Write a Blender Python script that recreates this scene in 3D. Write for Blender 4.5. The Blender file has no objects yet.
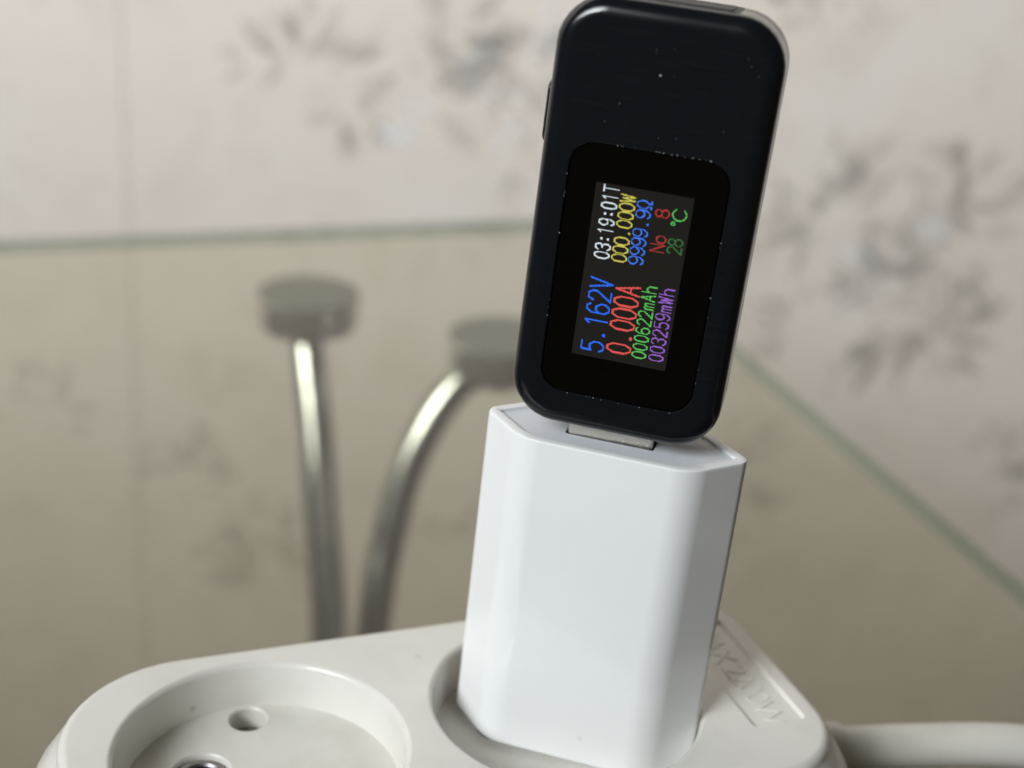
import bpy, bmesh, math, random
from mathutils import Matrix, Vector
from mathutils.geometry import tessellate_polygon

MM = 0.001
rnd = random.Random(7)
scene = bpy.context.scene
COL = scene.collection

# ------------------------------------------------------------------ camera
HEAD, PITCH, ROLL = math.radians(21.5), math.radians(22.89), math.radians(4.21)
fwd = Vector((math.sin(HEAD) * math.cos(PITCH), math.cos(HEAD) * math.cos(PITCH), -math.sin(PITCH)))
right = Vector((math.cos(HEAD), -math.sin(HEAD), 0))
up = right.cross(fwd)
cr, sr = math.cos(ROLL), math.sin(ROLL)
cx, cu = right * cr + up * sr, up * cr - right * sr
cam_data = bpy.data.cameras.new('camera')
cam = bpy.data.objects.new('camera', cam_data)
COL.objects.link(cam)
CAM = Vector((-74.9, -158.6, 164.0)) * MM
cam.matrix_world = Matrix(((cx.x, cu.x, -fwd.x, CAM.x), (cx.y, cu.y, -fwd.y, CAM.y), (cx.z, cu.z, -fwd.z, CAM.z), (0, 0, 0, 1)))
cam_data.sensor_width = 36.0
cam_data.lens = 1400 / 1024 * 36.0
cam_data.clip_start = 0.01
cam_data.clip_end = 50
cam_data.dof.use_dof = True
cam_data.dof.focus_distance = 0.187
cam_data.dof.aperture_fstop = 13.0
scene.camera = cam

# ------------------------------------------------------------------ light
world = bpy.data.worlds.new('World')
scene.world = world
world.use_nodes = True
bg = world.node_tree.nodes['Background']
bg.inputs[0].default_value = (1.0, 0.84, 0.58, 1)
bg.inputs[1].default_value = 0.05


def window_light(loc, target, size, size_y, power, color, spread=180):
    d = bpy.data.lights.new('window_light', 'AREA')
    d.shape = 'RECTANGLE'
    d.size, d.size_y, d.energy, d.color = size, size_y, power, color
    d.spread = math.radians(spread)
    o = bpy.data.objects.new('window_light', d)
    COL.objects.link(o)
    o.location = loc
    o.rotation_euler = (Vector(target) - Vector(loc)).to_track_quat('-Z', 'Y').to_euler()
    return o


window_light((-1.46, -0.42, 1.20), (-0.28, 0.39, 0.74), 1.30, 0.90, 18.6, (0.92, 0.97, 1.0), 66)

scene.view_settings.view_transform = 'Standard'
scene.view_settings.look = 'None'
scene.view_settings.exposure = 0.0
scene.view_settings.gamma = 1.0
scene.view_settings.use_curve_mapping = False
scene.render.engine = 'CYCLES'
scene.cycles.use_denoising = True
scene.cycles.max_bounces = 10
scene.cycles.transparent_max_bounces = 32
scene.cycles.caustics_reflective = False
scene.cycles.caustics_refractive = False


# ------------------------------------------------------------------ materials
def new_mat(name):
    m = bpy.data.materials.new(name)
    m.use_nodes = True
    nt = m.node_tree
    return m, nt, nt.nodes['Principled BSDF']


def node(nt, kind, **kw):
    n = nt.nodes.new(kind)
    for k, v in kw.items():
        if k in n.inputs:
            n.inputs[k].default_value = v
        else:
            setattr(n, k, v)
    return n


def plastic(name, col, rough, dirt=None, dirt_amount=0.0, dirt_scale=60, bump=0.0, bump_scale=900, coat=0.0, spec=0.5, sss=0.0,
            fleck=0.0, fleck_col=(0.12, 0.1, 0.08), fleck_scale=180):
    m, nt, p = new_mat(name)
    p.inputs['Roughness'].default_value = rough
    p.inputs['Specular IOR Level'].default_value = spec
    p.inputs['Coat Weight'].default_value = coat
    p.inputs['Coat Roughness'].default_value = 0.05
    if sss:
        p.inputs['Subsurface Weight'].default_value = sss
        p.inputs['Subsurface Radius'].default_value = (0.002, 0.0018, 0.0015)
        p.inputs['Subsurface Scale'].default_value = 1.0
    tc = node(nt, 'ShaderNodeTexCoord')
    L = nt.links.new
    last = None
    n1 = node(nt, 'ShaderNodeTexNoise', Scale=dirt_scale, Detail=8.0, Roughness=0.6)
    L(tc.outputs['Object'], n1.inputs['Vector'])
    if dirt:
        r = node(nt, 'ShaderNodeMapRange')
        r.inputs['From Min'].default_value = 0.42
        r.inputs['From Max'].default_value = 0.78
        r.inputs['To Max'].default_value = dirt_amount
        L(n1.outputs['Fac'], r.inputs['Value'])
        mx = node(nt, 'ShaderNodeMix', data_type='RGBA')
        mx.inputs[6].default_value = (*col, 1)
        mx.inputs[7].default_value = (*dirt, 1)
        L(r.outputs[0], mx.inputs[0])
        last = mx.outputs[2]
    if fleck:
        v = node(nt, 'ShaderNodeTexVoronoi', Scale=fleck_scale)
        L(tc.outputs['Object'], v.inputs['Vector'])
        n3 = node(nt, 'ShaderNodeTexNoise', Scale=fleck_scale * 0.35, Detail=3.0)
        L(tc.outputs['Object'], n3.inputs['Vector'])
        r1 = node(nt, 'ShaderNodeMapRange')
        r1.inputs['From Min'].default_value = 0.10
        r1.inputs['From Max'].default_value = 0.03
        L(v.outputs['Distance'], r1.inputs['Value'])
        r2 = node(nt, 'ShaderNodeMapRange')
        r2.inputs['From Min'].default_value = 0.47
        r2.inputs['From Max'].default_value = 0.60
        r2.inputs['To Max'].default_value = fleck
        L(n3.outputs['Fac'], r2.inputs['Value'])
        mu = node(nt, 'ShaderNodeMath', operation='MULTIPLY')
        L(r1.outputs[0], mu.inputs[0])
        L(r2.outputs[0], mu.inputs[1])
        mx2 = node(nt, 'ShaderNodeMix', data_type='RGBA')
        mx2.inputs[6].default_value = (*col, 1)
        mx2.inputs[7].default_value = (*fleck_col, 1)
        if last:
            L(last, mx2.inputs[6])
        L(mu.outputs[0], mx2.inputs[0])
        last = mx2.outputs[2]
    if last:
        L(last, p.inputs['Base Color'])
    else:
        p.inputs['Base Color'].default_value = (*col, 1)
    rr = node(nt, 'ShaderNodeMapRange')
    rr.inputs['To Min'].default_value = rough * 0.75
    rr.inputs['To Max'].default_value = min(1, rough * 1.3)
    L(n1.outputs['Fac'], rr.inputs['Value'])
    L(rr.outputs[0], p.inputs['Roughness'])
    if bump:
        n2 = node(nt, 'ShaderNodeTexNoise', Scale=bump_scale, Detail=4.0)
        L(tc.outputs['Object'], n2.inputs['Vector'])
        b = node(nt, 'ShaderNodeBump', Strength=bump, Distance=0.0002)
        L(n2.outputs['Fac'], b.inputs['Height'])
        L(b.outputs['Normal'], p.inputs['Normal'])
    return m


M_CHARGER = plastic('white_gloss_plastic', (0.81, 0.815, 0.815), 0.15, dirt=(0.70, 0.70, 0.68), dirt_amount=0.25, bump=0.02, bump_scale=300,
                    fleck=0.55, fleck_scale=110)
M_LID = plastic('white_satin_plastic', (0.67, 0.69, 0.73), 0.45, bump=0.25, bump_scale=4000)
M_STRIP = plastic('aged_white_plastic', (0.72, 0.705, 0.66), 0.22, dirt=(0.52, 0.49, 0.42), dirt_amount=0.45, dirt_scale=45, bump=0.05,
                  bump_scale=500, fleck=0.6, fleck_scale=140)
M_WELL = plastic('socket_plastic', (0.69, 0.675, 0.625), 0.34, dirt=(0.40, 0.36, 0.27), dirt_amount=0.5, dirt_scale=70, bump=0.05, bump_scale=600,
                 fleck=0.5, fleck_scale=160)
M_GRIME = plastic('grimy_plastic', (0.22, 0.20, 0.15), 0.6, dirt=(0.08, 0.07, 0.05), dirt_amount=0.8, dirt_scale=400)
M_CORD = plastic('white_cord_pvc', (0.62, 0.60, 0.54), 0.45, dirt=(0.38, 0.35, 0.28), dirt_amount=0.7, dirt_scale=50, bump=0.1, bump_scale=300)
M_DARK = plastic('black_port_plastic', (0.012, 0.012, 0.013), 0.5)


def black_case():
    m, nt, p = new_mat('black_satin_case')
    L = nt.links.new
    tc = node(nt, 'ShaderNodeTexCoord')
    p.inputs['Specular IOR Level'].default_value = 0.40
    # fine rubbed micro scratches running across the face
    mp = node(nt, 'ShaderNodeMapping')
    mp.inputs['Scale'].default_value = (0.12, 1, 1.6)
    mp.inputs['Rotation'].default_value = (0, 0.16, 0)
    L(tc.outputs['Object'], mp.inputs['Vector'])
    n = node(nt, 'ShaderNodeTexNoise', Scale=1500.0, Detail=5.0)
    L(mp.outputs[0], n.inputs['Vector'])
    r = node(nt, 'ShaderNodeMapRange')
    r.inputs['From Min'].default_value = 0.55
    r.inputs['From Max'].default_value = 0.80
    L(n.outputs['Fac'], r.inputs['Value'])
    mx = node(nt, 'ShaderNodeMix', data_type='RGBA')
    mx.inputs[6].default_value = (0.0040, 0.0051, 0.0076, 1)
    mx.inputs[7].default_value = (0.0075, 0.0085, 0.0105, 1)
    L(r.outputs[0], mx.inputs[0])
    L(mx.outputs[2], p.inputs['Base Color'])
    n2 = node(nt, 'ShaderNodeTexNoise', Scale=140.0, Detail=6.0)
    L(tc.outputs['Object'], n2.inputs['Vector'])
    r2 = node(nt, 'ShaderNodeMapRange')
    r2.inputs['To Min'].default_value = 0.13
    r2.inputs['To Max'].default_value = 0.25
    L(n2.outputs['Fac'], r2.inputs['Value'])
    L(r2.outputs[0], p.inputs['Roughness'])
    b = node(nt, 'ShaderNodeBump', Strength=0.02, Distance=0.0001)
    L(n.outputs['Fac'], b.inputs['Height'])
    L(b.outputs['Normal'], p.inputs['Normal'])
    return m


M_CASE = black_case()
M_DUST = plastic('pale_dust', (0.42, 0.41, 0.38), 0.9)


def metal(name, col, rough, noise=0.0, scale=400):
    m, nt, p = new_mat(name)
    L = nt.links.new
    p.inputs['Metallic'].default_value = 1.0
    p.inputs['Base Color'].default_value = (*col, 1)
    p.inputs['Roughness'].default_value = rough
    tc = node(nt, 'ShaderNodeTexCoord')
    n = node(nt, 'ShaderNodeTexNoise', Scale=scale, Detail=6.0)
    L(tc.outputs['Object'], n.inputs['Vector'])
    r = node(nt, 'ShaderNodeMapRange')
    r.inputs['To Min'].default_value = rough * 0.6
    r.inputs['To Max'].default_value = min(1, rough * 1.5)
    L(n.outputs['Fac'], r.inputs['Value'])
    L(r.outputs[0], p.inputs['Roughness'])
    if noise:
        b = node(nt, 'ShaderNodeBump', Strength=noise, Distance=0.0002)
        L(n.outputs['Fac'], b.inputs['Height'])
        L(b.outputs['Normal'], p.inputs['Normal'])
    return m


M_STEEL = metal('nickel_plated_steel', (0.66, 0.62, 0.55), 0.36, 0.35, 2500)
M_CONTACT = metal('dull_contact_metal', (0.22, 0.21, 0.21), 0.35, 0.1)
M_PAD = plastic('grey_adhesive_pad', (0.20, 0.20, 0.195), 0.5)
M_SATIN = metal('satin_chrome', (0.82, 0.82, 0.81), 0.33)
M_CHROME = metal('chrome', (0.50, 0.50, 0.495), 0.22, 0.0)


def gloss_window():
    m, nt, p = new_mat('black_display_window')
    p.inputs['Base Color'].default_value = (0.001, 0.001, 0.001, 1)
    p.inputs['Specular IOR Level'].default_value = 0.35
    p.inputs['Roughness'].default_value = 0.05
    L = nt.links.new
    tc = node(nt, 'ShaderNodeTexCoord')
    n = node(nt, 'ShaderNodeTexNoise', Scale=220.0, Detail=6.0)
    L(tc.outputs['Object'], n.inputs['Vector'])
    r = node(nt, 'ShaderNodeMapRange')
    r.inputs['To Min'].default_value = 0.05
    r.inputs['To Max'].default_value = 0.16
    L(n.outputs['Fac'], r.inputs['Value'])
    L(r.outputs[0], p.inputs['Roughness'])
    return m


M_WINDOW = gloss_window()


def screen_mat(name, col, strength, base=(0.004, 0.004, 0.004)):
    m, nt, p = new_mat(name)
    p.inputs['Base Color'].default_value = (*base, 1)
    p.inputs['Roughness'].default_value = 0.1
    p.inputs['Emission Color'].default_value = (*col, 1)
    p.inputs['Emission Strength'].default_value = strength
    return m


def srgb(r, g, b):
    f = lambda c: c / 12.92 if c <= 0.04045 else ((c + 0.055) / 1.055) ** 2.4
    return (f(r / 255), f(g / 255), f(b / 255))


M_LCD = screen_mat('display_backlight_leak', (0.9, 0.82, 0.68), 0.011)
TXT = {k: screen_mat('lit_pixels_' + k, srgb(*c), s) for k, (c, s) in {
    'white': ((235, 248, 255), 1.0), 'yellow': ((226, 218, 96), 0.95), 'blue': ((70, 130, 255), 1.05),
    'big_blue': ((45, 112, 250), 1.05), 'red': ((238, 92, 84), 1.0), 'dim_red': ((200, 66, 60), 0.85),
    'green': ((98, 212, 100), 0.95), 'dim_green': ((72, 140, 76), 0.7), 'purple': ((170, 112, 226), 0.9)}.items()}


def glass_sheet(name, tint, edge):
    m = bpy.data.materials.new(name)
    m.use_nodes = True
    nt = m.node_tree
    nt.nodes.clear()
    L = nt.links.new
    out = node(nt, 'ShaderNodeOutputMaterial')
    tr = node(nt, 'ShaderNodeBsdfTransparent')
    tr.inputs[0].default_value = (*tint, 1)
    if edge:
        df = node(nt, 'ShaderNodeBsdfDiffuse')
        df.inputs[0].default_value = (0.22, 0.27, 0.23, 1)
        mx = node(nt, 'ShaderNodeMixShader')
        mx.inputs[0].default_value = 0.45
        L(tr.outputs[0], mx.inputs[1])
        L(df.outputs[0], mx.inputs[2])
        L(mx.outputs[0], out.inputs[0])
        return m
    gl = node(nt, 'ShaderNodeBsdfGlossy')
    gl.inputs['Roughness'].default_value = 0.02
    geo = node(nt, 'ShaderNodeNewGeometry')
    ior = node(nt, 'ShaderNodeMapRange')      # same reflectance from either side of the thin sheet
    ior.inputs['To Min'].default_value = 1.5
    ior.inputs['To Max'].default_value = 1 / 1.5
    L(geo.outputs['Backfacing'], ior.inputs['Value'])
    fr = node(nt, 'ShaderNodeFresnel')
    L(ior.outputs[0], fr.inputs['IOR'])
    mx = node(nt, 'ShaderNodeMixShader')
    L(fr.outputs[0], mx.inputs[0])
    L(tr.outputs[0], mx.inputs[1])
    L(gl.outputs[0], mx.inputs[2])
    # thin film of dust and wipe marks
    tc = node(nt, 'ShaderNodeTexCoord')
    mp = node(nt, 'ShaderNodeMapping')
    mp.inputs['Scale'].default_value = (1.0, 2.2, 1.0)
    mp.inputs['Rotation'].default_value = (0, 0, 0.7)
    L(tc.outputs['Object'], mp.inputs['Vector'])
    n = node(nt, 'ShaderNodeTexNoise', Scale=11.0, Detail=9.0, Roughness=0.65)
    L(mp.outputs[0], n.inputs['Vector'])
    r = node(nt, 'ShaderNodeMapRange')
    r.inputs['From Min'].default_value = 0.38
    r.inputs['From Max'].default_value = 0.75
    r.inputs['To Min'].default_value = 0.008
    r.inputs['To Max'].default_value = 0.06
    L(n.outputs['Fac'], r.inputs['Value'])
    df = node(nt, 'ShaderNodeBsdfDiffuse')
    df.inputs[0].default_value = (0.66, 0.62, 0.55, 1)
    mx3 = node(nt, 'ShaderNodeMixShader')
    L(r.outputs[0], mx3.inputs[0])
    L(mx.outputs[0], mx3.inputs[1])
    L(df.outputs[0], mx3.inputs[2])
    L(mx3.outputs[0], out.inputs[0])
    return m


M_GLASS = glass_sheet('clear_table_glass', (0.855, 0.85, 0.77), False)
M_GLASS_EDGE = glass_sheet('green_glass_edge', (0.66, 0.74, 0.68), True)


def wallpaper(name, col, col2, col3):
    m, nt, p = new_mat(name)
    L = nt.links.new
    p.inputs['Roughness'].default_value = 0.7
    p.inputs['Specular IOR Level'].default_value = 0.25
    tc = node(nt, 'ShaderNodeTexCoord')
    n1 = node(nt, 'ShaderNodeTexNoise', Scale=9.0, Detail=6.0, Roughness=0.55)
    n2 = node(nt, 'ShaderNodeTexNoise', Scale=26.0, Detail=7.0, Roughness=0.6, Distortion=0.8)
    n3 = node(nt, 'ShaderNodeTexNoise', Scale=900.0, Detail=3.0)
    for n in (n1, n2, n3):
        L(tc.outputs['Object'], n.inputs['Vector'])
    r1 = node(nt, 'ShaderNodeMapRange')
    r1.inputs['From Min'].default_value = 0.38
    r1.inputs['From Max'].default_value = 0.65
    L(n1.outputs['Fac'], r1.inputs['Value'])
    r2 = node(nt, 'ShaderNodeMapRange')
    r2.inputs['From Min'].default_value = 0.50
    r2.inputs['From Max'].default_value = 0.72
    r2.inputs['To Max'].default_value = 0.7
    L(n2.outputs['Fac'], r2.inputs['Value'])
    mx = node(nt, 'ShaderNodeMix', data_type='RGBA')
    mx.inputs[6].default_value = (*col, 1)
    mx.inputs[7].default_value = (*col2, 1)
    L(r1.outputs[0], mx.inputs[0])
    mx2 = node(nt, 'ShaderNodeMix', data_type='RGBA')
    mx2.inputs[7].default_value = (*col3, 1)
    L(mx.outputs[2], mx2.inputs[6])
    L(r2.outputs[0], mx2.inputs[0])
    L(mx2.outputs[2], p.inputs['Base Color'])
    b = node(nt, 'ShaderNodeBump', Strength=0.3, Distance=0.0004)
    L(n3.outputs['Fac'], b.inputs['Height'])
    L(b.outputs['Normal'], p.inputs['Normal'])
    return m


M_WALL = wallpaper('embossed_wallpaper', (0.735, 0.655, 0.575), (0.745, 0.68, 0.615), (0.64, 0.565, 0.485))
M_PLASTER = plastic('wall_plaster', (0.42, 0.39, 0.35), 0.9)
M_FLOOR = plastic('brown_floor', (0.30, 0.23, 0.16), 0.5, dirt=(0.2, 0.15, 0.1), dirt_amount=0.6, dirt_scale=12)


def ink(name, col, alpha):
    m = bpy.data.materials.new(name)
    m.use_nodes = True
    nt = m.node_tree
    nt.nodes.clear()
    L = nt.links.new
    out = node(nt, 'ShaderNodeOutputMaterial')
    tr = node(nt, 'ShaderNodeBsdfTransparent')
    df = node(nt, 'ShaderNodeBsdfDiffuse')
    df.inputs[0].default_value = (*col, 1)
    mx = node(nt, 'ShaderNodeMixShader')
    tc = node(nt, 'ShaderNodeTexCoord')
    n = node(nt, 'ShaderNodeTexNoise', Scale=35.0, Detail=3.0)
    L(tc.outputs['Object'], n.inputs['Vector'])
    r = node(nt, 'ShaderNodeMapRange')
    r.inputs['From Min'].default_value = 0.3
    r.inputs['From Max'].default_value = 0.65
    r.inputs['To Min'].default_value = alpha * 0.55
    r.inputs['To Max'].default_value = alpha
    L(n.outputs['Fac'], r.inputs['Value'])
    L(r.outputs[0], mx.inputs[0])
    L(tr.outputs[0], mx.inputs[1])
    L(df.outputs[0], mx.inputs[2])
    L(mx.outputs[0], out.inputs[0])
    return m


M_INK_GREY = ink('grey_leaf_ink', (0.33, 0.305, 0.27), 0.175)
M_INK_PALE = ink('pale_leaf_ink', (0.92, 0.92, 0.91), 0.5)


# ------------------------------------------------------------------ mesh helpers (millimetres in, metres out)
class MB:
    def __init__(self):
        self.v, self.f, self.mi = [], [], []

    def loop(self, pts):
        i = len(self.v)
        self.v += [Vector(p) * MM for p in pts]
        return list(range(i, i + len(pts)))

    def face(self, idx, mi=0):
        self.f.append(tuple(idx))
        self.mi.append(mi)

    def bridge(self, a, b, closed=True, mi=0):
        n = len(a)
        for i in range(n if closed else n - 1):
            j = (i + 1) % n
            self.face((a[i], a[j], b[j], b[i]), mi)

    def loft(self, rings, mi=0):
        ids = [self.loop(r) for r in rings]
        for a, b in zip(ids, ids[1:]):
            self.bridge(a, b, True, mi)
        return ids

    def fill(self, loops, mi=0):
        """flat face inside loops[0] with the other loops as holes"""
        flat = [i for l in loops for i in l]
        for t in tessellate_polygon([[self.v[i] for i in l] for l in loops]):
            self.face([flat[k] for k in t], mi)

    def box(self, x0, x1, y0, y1, z0, z1, mi=0):
        a = self.loop([(x0, y0, z0), (x1, y0, z0), (x1, y1, z0), (x0, y1, z0)])
        b = self.loop([(x0, y0, z1), (x1, y0, z1), (x1, y1, z1), (x0, y1, z1)])
        self.bridge(a, b, True, mi)
        self.face(a[::-1], mi)
        self.face(b, mi)

    def tube(self, path, radii, seg=24, caps=True):
        rings = []
        prev = None
        for k, p in enumerate(path):
            p = Vector(p)
            t = (Vector(path[min(k + 1, len(path) - 1)]) - Vector(path[max(k - 1, 0)])).normalized()
            if prev is None:
                prev = t.orthogonal().normalized()
            n = (prev - t * prev.dot(t)).normalized()
            prev = n
            b = t.cross(n)
            rings.append([p + (n * math.cos(a) + b * math.sin(a)) * radii[k] for a in (2 * math.pi * i / seg for i in range(seg))])
        ids = self.loft(rings)
        if caps:
            self.face(ids[0][::-1])
            self.face(ids[-1])

    def build(self, name, mats, parent=None, smooth=True, angle=35, weighted=True):
        me = bpy.data.meshes.new(name)
        me.from_pydata(self.v, [], self.f)
        mats = mats if isinstance(mats, (list, tuple)) else [mats]
        for m in mats:
            me.materials.append(m)
        for p, mi in zip(me.polygons, self.mi):
            p.material_index = mi
        bm = bmesh.new()
        bm.from_mesh(me)
        bmesh.ops.recalc_face_normals(bm, faces=bm.faces)
        bm.to_mesh(me)
        bm.free()
        if smooth:
            for p in me.polygons:
                p.use_smooth = True
            me.set_sharp_from_angle(angle=math.radians(angle))
        o = bpy.data.objects.new(name, me)
        COL.objects.link(o)
        if smooth and weighted:
            w = o.modifiers.new('weighted_normal', 'WEIGHTED_NORMAL')
            w.keep_sharp = True
            w.weight = 80
        if parent:
            o.parent = parent
        return o


def thing(name, label, cat, matrix=None):
    o = bpy.data.objects.new(name, None)
    COL.objects.link(o)
    o.empty_display_size = 0.01
    if matrix is not None:
        o.matrix_world = matrix
    o['label'], o['category'] = label, cat
    return o


def offset_poly(P, d):
    """inset a convex counter-clockwise polygon by d"""
    n = len(P)
    lines = []
    for i in range(n):
        a, b = Vector(P[i]), Vector(P[(i + 1) % n])
        t = (b - a).normalized()
        nn = Vector((-t.y, t.x))
        lines.append((a + nn * d, t))
    out = []
    for i in range(n):
        (p, t), (q, s) = lines[i - 1], lines[i]
        den = t.x * s.y - t.y * s.x
        k = ((q.x - p.x) * s.y - (q.y - p.y) * s.x) / den
        out.append(p + t * k)
    return out


def round_poly(P, R, seg=6, inset=0.0):
    """fillet every corner of a convex ccw polygon; the same vertex count for any inset"""
    Q = offset_poly(P, inset) if inset else [Vector(p) for p in P]
    n = len(Q)
    out = []
    for i in range(n):
        r = max((R[i] if isinstance(R, (list, tuple)) else R) - inset, 0.05)
        p, a, b = Q[i], Q[i - 1], Q[(i + 1) % n]
        u, w = (a - p).normalized(), (b - p).normalized()
        half = math.acos(max(-1, min(1, u.dot(w)))) / 2
        d = min(r / math.tan(half), 0.49 * min((a - p).length, (b - p).length))
        r = d * math.tan(half)
        c = p + (u + w).normalized() * (r / math.sin(half))
        s0, s1 = p + u * d - c, p + w * d - c
        a0 = math.atan2(s0.y, s0.x)
        da = math.atan2(s1.y, s1.x) - a0
        while da > math.pi:
            da -= 2 * math.pi
        while da < -math.pi:
            da += 2 * math.pi
        out += [(c.x + r * math.cos(a0 + da * k / seg), c.y + r * math.sin(a0 + da * k / seg)) for k in range(seg + 1)]
    return out


def rect(x0, x1, y0, y1):
    return [(x0, y0), (x1, y0), (x1, y1), (x0, y1)]


def circle(cx_, cy_, r, n=64):
    return [(cx_ + r * math.cos(2 * math.pi * i / n), cy_ + r * math.sin(2 * math.pi * i / n)) for i in range(n)]


def lift(P, z):
    return [(p[0], p[1], z) for p in P]


def fillet(r, n=5):
    """profile (inset, drop) of a quarter-round edge, from the flat face to the side"""
    return [(r * (1 - math.sin(a)), r * (1 - math.cos(a))) for a in (math.pi / 2 * i / n for i in range(n + 1))]


# ------------------------------------------------------------------ the setting: papered wall and floor
WALL_M = Matrix.Translation(CAM + Vector((math.sin(HEAD) * 0.72, math.cos(HEAD) * 0.72, 0)) - Vector((0, 0, CAM.z))) @ Matrix.Rotation(math.radians(15) - HEAD, 4, 'Z')
b = MB()
b.box(-1400, 1400, 1.2, 60, -700, 900)
wall = b.build('wall', M_PLASTER, smooth=False)
wall.matrix_world = WALL_M
wall['kind'] = 'structure'
SEAM = -203.0
for k in range(-2, 4):
    x0 = SEAM + 530 * k
    s = MB()
    s.box(x0 + 0.22, x0 + 529.78, 0, 1.1, -700, 900)
    s.build('wallpaper_strip', M_WALL, wall, smooth=False)


def leaf_spray(cx0, cz0, size, count, lean, ink_mat, fan=2.6, layer=0):
    """one printed spray of pointed leaves on the wallpaper"""
    m = MB()
    for k in range(int(count * 1.5)):
        a = lean + (rnd.random() - 0.5) * fan
        start = size * (0.05 + 0.75 * rnd.random())
        ln = size * (0.30 + 0.50 * rnd.random())
        wd = ln * (0.13 + 0.10 * rnd.random())
        ox, oz = cx0 + math.cos(a) * start + rnd.gauss(0, size * 0.12), cz0 + math.sin(a) * start + rnd.gauss(0, size * 0.12)
        a2 = a + rnd.gauss(0, 0.35)
        ux, uz = math.cos(a2), math.sin(a2)
        dep = -0.05 - 0.012 * (k + layer)
        pts = []
        for t, w in ((0, 0), (.2, .7), (.45, 1), (.7, .75), (.88, .35), (1, 0), (.88, -.35), (.7, -.75), (.45, -1), (.2, -.7)):
            bend = 0.12 * ln * t * t
            pts.append((ox + ux * ln * t - uz * (wd * w + bend), dep, oz + uz * ln * t + ux * (wd * w + bend)))
        m.face(m.loop(pts))
    return m.build('leaf_print', ink_mat, wall, smooth=False)


for i, (x, z, size, n, lean, tone) in enumerate((
        (-118, 34, 34, 16, 1.9, 0), (-98, 20, 26, 12, -1.2, 0), (-60, 46, 40, 18, 0.4, 0), (-72, 14, 22, 8, -0.8, 1), (-40, 26, 24, 8, 0.5, 1),
        (-8, 44, 34, 18, -1.6, 0), (-4, 56, 20, 9, -0.4, 1), (-20, 8, 18, 5, -0.3, 1), (-10, -10, 18, 7, -0.2, 0), (119, 84, 22, 9, -1.6, 0),
        (161, 84, 26, 10, -1.5, 0), (172, -46, 36, 20, 2.6, 0), (192, -40, 30, 14, 0.9, 0), (205, -58, 30, 14, -0.9, 0),
        (252, -40, 38, 22, 0.8, 0), (262, -70, 30, 14, -1.8, 0), (222, -92, 38, 22, 1.4, 0), (236, -112, 36, 18, -1.2, 0),
        (266, -118, 34, 18, 0.2, 0), (205, -80, 22, 7, 1.8, 1), (240, -60, 20, 6, 1.2, 1), (160, -116, 30, 12, 2.9, 0), (196, -126, 28, 10, -0.6, 0),
        (-176, -186, 26, 12, 1.4, 0), (-168, -204, 16, 5, 1.0, 1), (-150, -210, 22, 8, -0.7, 0), (-138, -248, 32, 14, 1.8, 0), (-118, -262, 26, 10, 0.3, 0),
        (-42, -236, 26, 10, 1.5, 0), (134, -190, 30, 12, 0.6, 0), (150, -222, 26, 9, -0.8, 0), (-250, -150, 26, 8, 0.8, 0),
        (-330, 20, 34, 16, 1.2, 0), (-430, -80, 38, 18, 2.2, 0), (360, 30, 36, 18, 0.5, 0), (420, -90, 38, 18, 1.8, 0), (320, -210, 34, 14, 0.8, 0),
        (60, 150, 36, 18, -1.5, 0), (-160, 150, 36, 18, -0.9, 0), (240, 160, 36, 18, -2.0, 0))):
    leaf_spray(x, z, size, n, lean, M_INK_PALE if tone else M_INK_GREY, 3.4 if tone == 0 else 1.6, layer=i % 5)

b = MB()
b.box(-1500, 1500, -1200, 1200, -720, -700)
floor = b.build('floor', M_FLOOR, smooth=False)
floor['kind'] = 'structure'

# ------------------------------------------------------------------ glass table
table = thing('glass_table', 'clear glass table with green edge and chrome legs under the power strip', 'table')
TP = [(-760, -360), (129.5, -360), (159.4, 367.5), (-760, 361)]
g = MB()
prof = [(0.6, 0), (0.0, -0.6), (0.0, -4.4), (0.6, -5.0)]
ids = [g.loop(lift(round_poly(TP, 14, 10, ins), z)) for ins, z in prof]
for a_, b_ in zip(ids, ids[1:]):
    g.bridge(a_, b_, True, 1)
g.face(ids[0], 0)
g.face(ids[-1][::-1], 2)
# underside carries no second reflection layer
M_GLASS_UNDER = bpy.data.materials.new('clear_glass_underside')
M_GLASS_UNDER.use_nodes = True
_nt = M_GLASS_UNDER.node_tree
_nt.nodes.clear()
_o, _t = node(_nt, 'ShaderNodeOutputMaterial'), node(_nt, 'ShaderNodeBsdfTransparent')
_t.inputs[0].default_value = (0.94, 0.94, 0.91, 1)
_nt.links.new(_t.outputs[0], _o.inputs[0])
g.build('glass_top', [M_GLASS, M_GLASS_EDGE, M_GLASS_UNDER], table, smooth=False)


def bez(pts, n=12):
    """smooth path through pts (Catmull-Rom)"""
    P = [Vector(p) for p in pts]
    P = [2 * P[0] - P[1]] + P + [2 * P[-1] - P[-2]]
    out = []
    for i in range(1, len(P) - 2):
        for k in range(n):
            t = k / n
            out.append(0.5 * ((2 * P[i]) + (P[i + 1] - P[i - 1]) * t + (2 * P[i - 1] - 5 * P[i] + 4 * P[i + 1] - P[i + 2]) * t * t
                              + (3 * P[i] - P[i - 1] - 3 * P[i + 1] + P[i + 2]) * t ** 3))
    out.append(P[-2])
    return out


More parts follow.
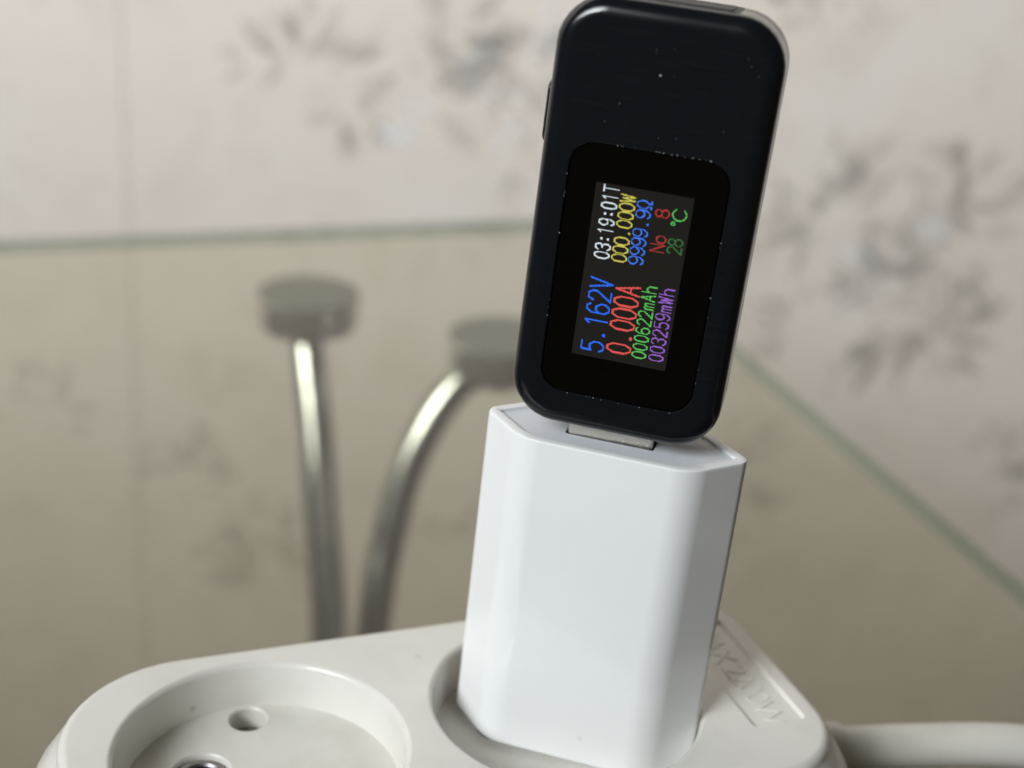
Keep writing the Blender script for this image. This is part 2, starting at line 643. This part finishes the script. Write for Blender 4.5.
def table_leg(disc, path, r0, r1):
    m = MB()
    full = bez(path)
    m.tube(full, [r0 + (r1 - r0) * min(1, i / (len(full) * 0.5)) for i in range(len(full))], 28)
    leg = m.build('leg', M_CHROME, table)
    x, y = disc
    d = MB()
    prof_ = [(0.1, -6.0), (17.9, -6.0), (18.4, -6.4), (18.4, -15.5), (17.4, -17.8), (13, -19.0), (7, -20.0), (5.6, -24)]
    rings = [[(x + r * math.cos(a), y + r * math.sin(a), z) for a in (2 * math.pi * i / 40 for i in range(40))] for r, z in prof_]
    dd = d.loft(rings)
    d.face(dd[0])
    d.face(dd[-1][::-1])
    d.build('mounting_disc', M_SATIN, leg)
    pd = MB()
    dd = pd.loft([lift(circle(x, y, r, 40), z) for r, z in ((18.1, -5.98), (18.1, -5.3), (17.8, -5.05))])
    pd.face(dd[-1])
    pd.build('adhesive_pad', M_PAD, leg)
    e = path[-1]
    f_ = MB()
    rings = [[(e[0] + r * math.cos(a), e[1] + r * math.sin(a), z) for a in (2 * math.pi * i / 32 for i in range(32))]
             for r, z in ((6, -694), (16, -695), (17, -697), (17, -700))]
    dd = f_.loft(rings)
    f_.face(dd[0])
    f_.face(dd[-1][::-1])
    f_.build('foot', M_CHROME, leg)


table_leg((28.3, 308.0), [(28.2, 307, -18), (27.1, 302.5, -24.4), (27.1, 287.7, -49.3), (26.4, 275.2, -75.0), (26.3, 259.0, -118.4), (22, 254, -170), (16, 246, -300), (6, 240, -450), (0, 236, -695)], 5.9, 6.6)
table_leg((83.3, 255.0), [(82, 254.5, -16.5), (71.6, 252.7, -18.5), (67.3, 252.1, -20.8), (58.9, 250.7, -31.3), (49.3, 247.6, -49.1), (42.1, 242.4, -71.9), (36.8, 236.5, -97.2), (34, 238, -150), (32, 228, -250), (40, 220, -450), (46, 216, -695)], 5.7, 5.9)
# the legs under the far corners of the top
table_leg((-690, 300), [(-690, 300, -19), (-690, 299, -200), (-684, 296, -450), (-680, 294, -695)], 4.9, 5.6)
table_leg((-690, -300), [(-690, -300, -19), (-690, -299, -200), (-684, -296, -450), (-680, -294, -695)], 4.9, 5.6)
table_leg((70, -300), [(70, -300, -19), (70, -299, -200), (66, -296, -450), (62, -294, -695)], 4.9, 5.6)

# ------------------------------------------------------------------ power strip (top at z = 40, standing on the glass)
strip = thing('power_strip', 'white plastic power strip with two round recessed sockets, the charger standing in one', 'power strip')
SZ = 40.0
C1, C2, RS = (-45.6, 0.0), (0.0, 0.0), 20.0
SP = rect(-72.6, 36.6, -24.6, 24.6)
SR = [19, 13, 13, 19]


def strip_ring(ins, z):
    return lift(round_poly(SP, SR, 10, ins), z)


m = MB()
rings = []
for ins, drop in fillet(1.6, 6):
    rings.append(strip_ring(ins, SZ - drop))
rings = rings[::1]
rings += [strip_ring(-0.7, SZ - 2.4), strip_ring(-3.4, SZ - 6.5), strip_ring(-5.2, SZ - 11), strip_ring(-6.4, SZ - 20), strip_ring(-6.8, SZ - 30), strip_ring(-6.8, 3.0), strip_ring(-6.0, 2.0)]
ids = m.loft(rings)
top_outer = ids[0]
m.face(ids[-1][::-1])
# socket mouths with a softly rounded lip
mouths = []
for c in (C1, C2):
    pr = [(RS + 0.9, SZ), (RS + 0.5, SZ - 0.12), (RS + 0.15, SZ - 0.45), (RS, SZ - 0.9), (RS - 0.5, SZ - 7.4)]
    ii = m.loft([lift(circle(*c, r, 80), z) for r, z in pr])
    mouths.append(ii[0])
# recessed label panel
PR = rect(24.3, 33.2, -13.9, 13.9)
pi_ = m.loft([lift(round_poly(PR, 0.9, 4, 0), SZ), lift(round_poly(PR, 0.9, 4, 0.3), SZ - 0.6)])
m.fill([pi_[1]])
m.fill([top_outer] + mouths + [pi_[0]])
m.build('housing', M_STRIP, strip)


def socket_well(c, axis):
    """floor of a socket with its two contact holes and two small side holes"""
    z = SZ - 7.2
    ca, sa = math.cos(axis), math.sin(axis)
    w = MB()
    outer = w.loop(lift(circle(*c, RS - 0.48, 80), z))
    holes = []
    for s in (1, -1):
        x, y = c[0] - s * 9.4 * ca, c[1] - s * 9.4 * sa
        q = w.loft([lift(circle(x, y, r, 32), z - d) for r, d in ((4.5, 0), (4.25, 0.25), (4.05, 0.9), (4.0, 9.0))])
        holes.append(q[0])
    for s in (1, -1):
        x, y = c[0] + s * 0.9, c[1] + s * 16.2
        q = w.loft([lift(circle(x, y, r, 28), z - d) for r, d in ((3.0, 0), (2.8, 0.25), (2.75, 3.6))])
        holes.append(q[0])
    w.fill([outer] + holes)
    well = w.build('socket', M_WELL, strip)
    for s in (1, -1):
        x, y = c[0] - s * 9.4 * ca, c[1] - s * 9.4 * sa
        k = MB()
        q = k.loft([lift(circle(x, y, r, 28), z - d) for r, d in ((3.98, 1.2), (3.8, 0.7), (3.15, 0.75), (2.9, 1.1), (2.9, 8.5))])
        k.build('contact_sleeve', M_CONTACT, well)
        k = MB()
        k.face(k.loop(lift(circle(x, y, 3.6, 24), z - 8.6)))
        k.build('contact_bottom', M_DARK, well)
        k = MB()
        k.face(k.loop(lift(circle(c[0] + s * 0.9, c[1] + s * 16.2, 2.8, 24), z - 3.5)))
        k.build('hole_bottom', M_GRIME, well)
    return well


socket_well(C1, math.radians(-35.5))
socket_well(C2, math.radians(-35.0))

# embossed rating on the label panel
cu_ = bpy.data.curves.new('rating_text', 'FONT')
cu_.body = 'MAX 2200W'
cu_.size = 5.6 * MM
cu_.extrude = 0.11 * MM
cu_.bevel_depth = 0.03 * MM
cu_.offset = -0.06 * MM
cu_.align_x = 'CENTER'
cu_.align_y = 'CENTER'
cu_.space_character = 0.86
tmp = bpy.data.objects.new('rating_tmp', cu_)
COL.objects.link(tmp)
bpy.context.view_layer.update()
me = bpy.data.meshes.new_from_object(tmp.evaluated_get(bpy.context.evaluated_depsgraph_get()))
bpy.data.objects.remove(tmp)
me.name = 'rating_text'
me.materials.clear()
me.materials.append(M_STRIP)
txt = bpy.data.objects.new('rating_text', me)
COL.objects.link(txt)
txt.parent = strip
txt.location = Vector((28.7, 0.2, SZ - 0.62)) * MM
txt.rotation_euler = (0, 0, math.radians(-90))

# strain relief collar and four feet
k = MB()
k.tube([(38, 1, 21), (46, 0.2, 21), (47.5, 0.0, 21), (50, -0.7, 21.2), (51, -0.9, 21.3)], [4.9, 4.9, 4.7, 4.4, 4.0], 28)
k.build('strain_relief', M_STRIP, strip)
for x in (-58, 24):
    for y in (-16, 16):
        k = MB()
        q = k.loft([lift(circle(x, y, r, 24), z) for r, z in ((4.5, 2.4), (4.5, 0.4), (4.1, 0.02))])
        k.face(q[0])
        k.face(q[-1][::-1])
        k.build('foot', M_CORD, strip)
# cable: out of the collar, across the glass
k = MB()
pth = bez([(42, 0.4, 21), (48, -0.6, 21.2), (62, -4, 21.9), (80, -9.5, 22.3), (100, -16, 19), (120, -24, 5.0), (127, -40, 4.3), (118, -90, 4.3), (110, -200, 4.3), (108, -340, 4.3)], 10)
k.tube(pth, [3.7] * len(pth), 24)
k.build('power_cord', M_CORD, strip)

# ------------------------------------------------------------------ charger
RC = Matrix(((0.818146, 0.573059, 0.047328), (-0.574058, 0.818755, 0.009889), (-0.033083, -0.035260, 0.998830)))
CH = Matrix.Translation(Vector((1.94, 0.85, SZ - 5.7)) * MM) @ RC.to_4x4()
charger = thing('usb_charger', 'glossy white hexagonal usb wall charger plugged upright into the power strip', 'charger', CH)
W, F, TK, LC = 38.3, 23.6, 15.9, 48.4
HEX = [(-F / 2, -TK / 2), (F / 2, -TK / 2), (W / 2, 0), (F / 2, TK / 2), (-F / 2, TK / 2), (-W / 2, 0)]
HR = [6.5, 6.5, 2.0, 6.5, 6.5, 2.0]


def hex_ring(ins, z):
    return lift(round_poly(HEX, HR, 10, ins), z)


m = MB()
low = [(i, d) for i, d in fillet(1.0, 4)]
rings = [hex_ring(i, -1.5 + d) for i, d in low]
rings += [hex_ring(0, 24)]
rings += [hex_ring(0, LC - 0.45), hex_ring(0.14, LC - 0.13), hex_ring(0.45, LC), hex_ring(1.45, LC), hex_ring(1.6, LC - 0.1), hex_ring(1.6, LC - 0.9)]
ids = m.loft(rings)
m.face(ids[0][::-1])
m.build('shell', M_CHARGER, charger)
m = MB()
o_ = m.loop(hex_ring(1.6, LC - 0.45))
sl = m.loft([lift(round_poly(rect(-6.8, 5.85, -2.5, 2.8), 0.5, 3), LC - 0.45), lift(round_poly(rect(-6.8, 5.85, -2.5, 2.8), 0.5, 3, 0.12), LC - 0.6)])
m.fill([o_, sl[0]])
m.build('end_face', M_LID, charger)
m = MB()
sl = m.loft([lift(round_poly(rect(-6.78, 5.83, -2.48, 2.78), 0.4, 3), LC - 0.61), lift(round_poly(rect(-6.78, 5.83, -2.48, 2.78), 0.4, 3), LC - 13)])
m.face(sl[1])
m.build('usb_port', M_DARK, charger)
for s in (-1, 1):
    k = MB()
    k.tube([(s * 9.4, 0, 2), (s * 9.4, 0, -7.5), (s * 9.4, 0, -8.3)], [2.0, 2.0, 1.4], 20)
    k.build('pin', M_STEEL, charger)

# ------------------------------------------------------------------ usb power meter
RT = Matrix(((0.829715, 0.555290, 0.056800), (-0.556278, 0.830994, 0.001919), (-0.046134, -0.033189, 0.998384)))
TM = Matrix.Translation(Vector((4.023, 1.730, SZ + 45.286)) * MM) @ RT.to_4x4()
meter = thing('usb_power_meter', 'black usb power meter with lit colour display standing on the white charger', 'power meter', TM)
WT, HT, TT = 28.6, 56.2, 12.5
BODY = rect(-WT / 2, WT / 2, -0.8, HT)
BR = 6.4


def body_ring(ins, y):
    return [(p[0], y, p[1]) for p in round_poly(BODY, BR, 8, ins)]


def face_loop(P, y):
    return [(p[0], y, p[1]) for p in P]


m = MB()
fr = -TT / 2
front = [body_ring(i, fr + d) for i, d in fillet(2.3, 8)]
back = [body_ring(i, -fr - d) for i, d in fillet(2.3, 8)][::-1]
seam = [body_ring(0, 1.15), body_ring(0.22, 1.3), body_ring(0.22, 1.5), body_ring(0, 1.65)]
ids = m.loft(front + seam + back)
WIN = rect(-10.4, 10.5, 4.25, 38.5)
wl = m.loft([face_loop(round_poly(WIN, 3.4, 8), fr), face_loop(round_poly(WIN, 3.4, 8, 0.12), fr + 0.12), face_loop(round_poly(WIN, 3.4, 8, 0.14), fr + 0.5)])
m.fill([ids[0], wl[0]])
m.face(ids[-1][::-1])
m.build('case', M_CASE, meter)

m = MB()
w1 = m.loft([face_loop(round_poly(WIN, 3.4, 8, 0.24), fr + 0.45), face_loop(round_poly(WIN, 3.4, 8, 0.24), fr + 0.28), face_loop(round_poly(WIN, 3.4, 8, 0.32), fr + 0.2)])
m.face(w1[-1])
window = m.build('display_window', M_WINDOW, meter)
LY = fr + 0.185
m = MB()
m.face(m.loop([(-6.45, LY, 10.0), (6.2, LY, 10.0), (6.2, LY, 33.4), (-6.45, LY, 33.4)]))
m.build('screen', M_LCD, window, smooth=False)

# narrow display lettering: polylines on a cell 4 wide and 8 high
GL = {
    '0': [[(0, 2), (1.2, 0), (2.8, 0), (4, 2), (4, 6), (2.8, 8), (1.2, 8), (0, 6), (0, 2)]],
    '1': [[(0.9, 6.4), (2.2, 8), (2.2, 0)]],
    '2': [[(0, 6.2), (1, 8), (3, 8), (4, 6.6), (4, 5), (0, 0), (4, 0)]],
    '3': [[(0, 6.6), (1, 8), (3, 8), (4, 6.6), (4, 5.4), (3, 4.3), (1.6, 4.3)], [(3, 4.3), (4, 3), (4, 1.4), (3, 0), (1, 0), (0, 1.4)]],
    '5': [[(3.8, 8), (0.3, 8), (0.2, 4.4), (1.4, 5), (2.8, 5), (4, 3.6), (4, 1.6), (2.8, 0), (1, 0), (0, 1.3)]],
    '6': [[(3.8, 6.8), (2.9, 8), (1.4, 8), (0, 6), (0, 1.6), (1.2, 0), (2.8, 0), (4, 1.5), (4, 3.2), (2.8, 4.7), (1.2, 4.7), (0, 3.3)]],
    '8': [[(1.2, 4.3), (0.2, 5.4), (0.2, 6.8), (1.2, 8), (2.8, 8), (3.8, 6.8), (3.8, 5.4), (2.8, 4.3), (1.2, 4.3), (0, 3), (0, 1.3), (1.2, 0), (2.8, 0), (4, 1.3),
              (4, 3), (2.8, 4.3)]],
    '9': [[(0.2, 1.2), (1.1, 0), (2.6, 0), (4, 2), (4, 6.4), (2.8, 8), (1.2, 8), (0, 6.5), (0, 4.8), (1.2, 3.3), (2.8, 3.3), (4, 4.7)]],
    '.': [[(1.9, 0.5), (1.95, 0.5)]],
    ':': [[(1.9, 1.8), (1.95, 1.8)], [(1.9, 5.4), (1.95, 5.4)]],
    'V': [[(0, 8), (2, 0), (4, 8)]],
    'A': [[(0, 0), (2, 8), (4, 0)], [(0.8, 2.9), (3.2, 2.9)]],
    'W': [[(0, 8), (1, 0), (2, 6.6), (3, 0), (4, 8)]],
    'T': [[(0, 8), (4, 8)], [(2, 8), (2, 0)]],
    'N': [[(0, 0), (0, 8), (4, 0), (4, 8)]],
    'o': [[(0, 1.5), (1.2, 0), (2.8, 0), (4, 1.5), (4, 3.6), (2.8, 5.2), (1.2, 5.2), (0, 3.6), (0, 1.5)]],
    'm': [[(0, 0), (0, 5)], [(0, 4), (0.7, 5), (1.6, 5), (2, 4), (2, 0)], [(2, 4), (2.7, 5), (3.6, 5), (4, 4), (4, 0)]],
    'h': [[(0, 0), (0, 8)], [(0, 3.8), (1.4, 5.2), (2.8, 5.2), (4, 3.8), (4, 0)]],
    'O': [[(0, 0), (1.3, 0), (1.3, 1.4), (0.1, 3.2), (0.1, 6), (1.3, 8), (2.9, 8), (4, 6), (4, 3.2), (2.8, 1.4), (2.8, 0), (4.1, 0)]],
    'c': [[(0.5, 8), (-0.1, 7.4), (-0.1, 6.6), (0.5, 6.0), (1.1, 6.6), (1.1, 7.4), (0.5, 8)],
          [(6.6, 6.4), (5.8, 7.6), (4.4, 8), (3.0, 7.2), (2.2, 5.4), (2.2, 2.8), (3.0, 0.9), (4.4, 0.1), (5.8, 0.5), (6.6, 1.7)]],
}


PITCH_PX = 0.105


def lcd_text(string, x_top, x_base, z0, z1, mat, stroke, fill_=0.70):
    """a line of lit display pixels; reads upward along the meter, letter tops toward its left edge"""
    m = MB()
    n = len(string)
    adv = (z1 - z0) / (n - 1 + fill_)
    h = x_base - x_top
    y = fr + 0.16
    lit = set()
    for i, ch in enumerate(string):
        for line in GL[ch]:
            P = [Vector((z0 + adv * i + adv * fill_ * px / 4, h * py / 8)) for px, py in line]
            rad = (stroke * 0.9 if ch in '.:' else stroke * 0.5)
            for a, b2 in zip(P, P[1:]):
                lo_u, hi_u = min(a.x, b2.x) - rad, max(a.x, b2.x) + rad
                lo_v, hi_v = min(a.y, b2.y) - rad, max(a.y, b2.y) + rad
                for iu in range(int((lo_u) / PITCH_PX) - 1, int(hi_u / PITCH_PX) + 2):
                    for iv in range(int(lo_v / PITCH_PX) - 1, int(hi_v / PITCH_PX) + 2):
                        c = Vector(((iu + 0.5) * PITCH_PX, (iv + 0.5) * PITCH_PX))
                        t = max(0, min(1, (c - a).dot(b2 - a) / max((b2 - a).length_squared, 1e-9)))
                        if (c - (a + (b2 - a) * t)).length <= rad:
                            lit.add((iu, iv))
    g_ = PITCH_PX * 0.06
    for iu, iv in sorted(lit):
        u0, u1, v0, v1 = iu * PITCH_PX + g_, (iu + 1) * PITCH_PX - g_, iv * PITCH_PX + g_, (iv + 1) * PITCH_PX - g_
        m.face(m.loop([(x_base - v0, y, u0), (x_base - v0, y, u1), (x_base - v1, y, u1), (x_base - v1, y, u0)]))
    return m.build('readout_text', TXT[mat], window, smooth=False)


lcd_text('5.162V', -5.3, -2.35, 10.9, 20.9, 'big_blue', 0.25, 0.72)
lcd_text('0.000A', -1.85, 1.25, 11.3, 20.6, 'red', 0.25, 0.74)
lcd_text('000622mAh', 1.55, 3.35, 11.15, 21.0, 'green', 0.165)
lcd_text('003259mWh', 3.8, 5.65, 11.2, 21.1, 'purple', 0.165)
lcd_text('03:19:01T', -5.35, -3.45, 23.65, 33.2, 'white', 0.18)
lcd_text('000.000W', -3.05, -1.15, 23.6, 32.4, 'yellow', 0.165, 0.8)
lcd_text('9999.9O', -0.85, 1.0, 23.65, 32.0, 'blue', 0.165, 0.8)
lcd_text('No', 1.65, 3.45, 25.8, 27.9, 'dim_red', 0.165, 0.8)
lcd_text('8', 1.65, 3.35, 30.3, 31.3, 'dim_red', 0.165, 0.95)
lcd_text('28', 3.85, 5.65, 25.9, 27.8, 'dim_green', 0.16, 0.8)
lcd_text('c', 3.8, 5.6, 29.6, 30.8, 'green', 0.17, 1.0)

# side key, top port, plug
m = MB()
kp = rect(36.5, 44.5, -1.6, 1.6)
q = m.loft([[(-x, p[1] - 1.2, p[0]) for p in round_poly(kp, 1.3, 5, i)] for x, i in ((WT / 2 - 0.3, 0), (WT / 2 + 0.45, 0), (WT / 2 + 0.65, 0.25))])
m.face(q[-1])
m.build('side_key', M_CASE, meter)
m = MB()
po = rect(-7.6, 7.6, -3.9, 3.9)
pin = rect(-6.7, 6.7, -2.9, 2.9)
oo = m.loft([lift(round_poly(po, 0.8, 3), HT - 0.1), lift(round_poly(po, 0.8, 3), HT + 0.05)])
inn = m.loft([lift(round_poly(pin, 0.4, 3), HT + 0.05), lift(round_poly(pin, 0.4, 3), HT - 9 + 9.2)])
m.fill([oo[1], inn[0]])
m.face(inn[1])
m.build('usb_socket', M_DARK, meter)
m = MB()
PLG = rect(-6.0, 6.0, -2.25, 2.25)
q = m.loft([lift(round_poly(PLG, 0.5, 3), z) for z in (1.0, -11.5)] + [lift(round_poly(PLG, 0.5, 3, 0.35), -11.7), lift(round_poly(PLG, 0.5, 3, 0.35), -4)])
m.face(q[-1])
m.build('usb_plug', M_STEEL, meter)

# dust caught in the window groove and on the face
m = MB()
specks = [(-0.44, 47.8, 0.16, 0.0)] + [(rnd.uniform(-12, 12), rnd.uniform(40, 53), rnd.uniform(0.025, 0.05), 0.0) for _ in range(16)]
for _ in range(46):
    side = rnd.choice('ttrblt')
    u = rnd.random() ** 0.8
    px, pz = {'t': (-7 + 14.5 * u, 38.42), 'b': (-7 + 15 * u, 4.33), 'r': (10.42, 8 + 27 * u), 'l': (-10.32, 8 + 27 * u)}[side]
    specks.append((px + rnd.gauss(0, 0.04), pz + rnd.gauss(0, 0.04), rnd.uniform(0.03, 0.085), 0.0))
for px, pz, r, _ in specks:
    n = 5
    a0 = rnd.random() * 6
    ring = [(px + r * rnd.uniform(0.6, 1.2) * math.cos(a0 + 6.283 * i / n), fr - 0.012, pz + r * rnd.uniform(0.6, 1.2) * math.sin(a0 + 6.283 * i / n)) for i in range(n)]
    base = m.loop(ring)
    tip = m.loop([(px, fr - 0.012 - r * 0.6, pz)])[0]
    for i in range(n):
        m.face((base[i], base[(i + 1) % n], tip))
dust = m.build('dust', M_DUST, meter, smooth=False)
dust['kind'] = 'stuff'
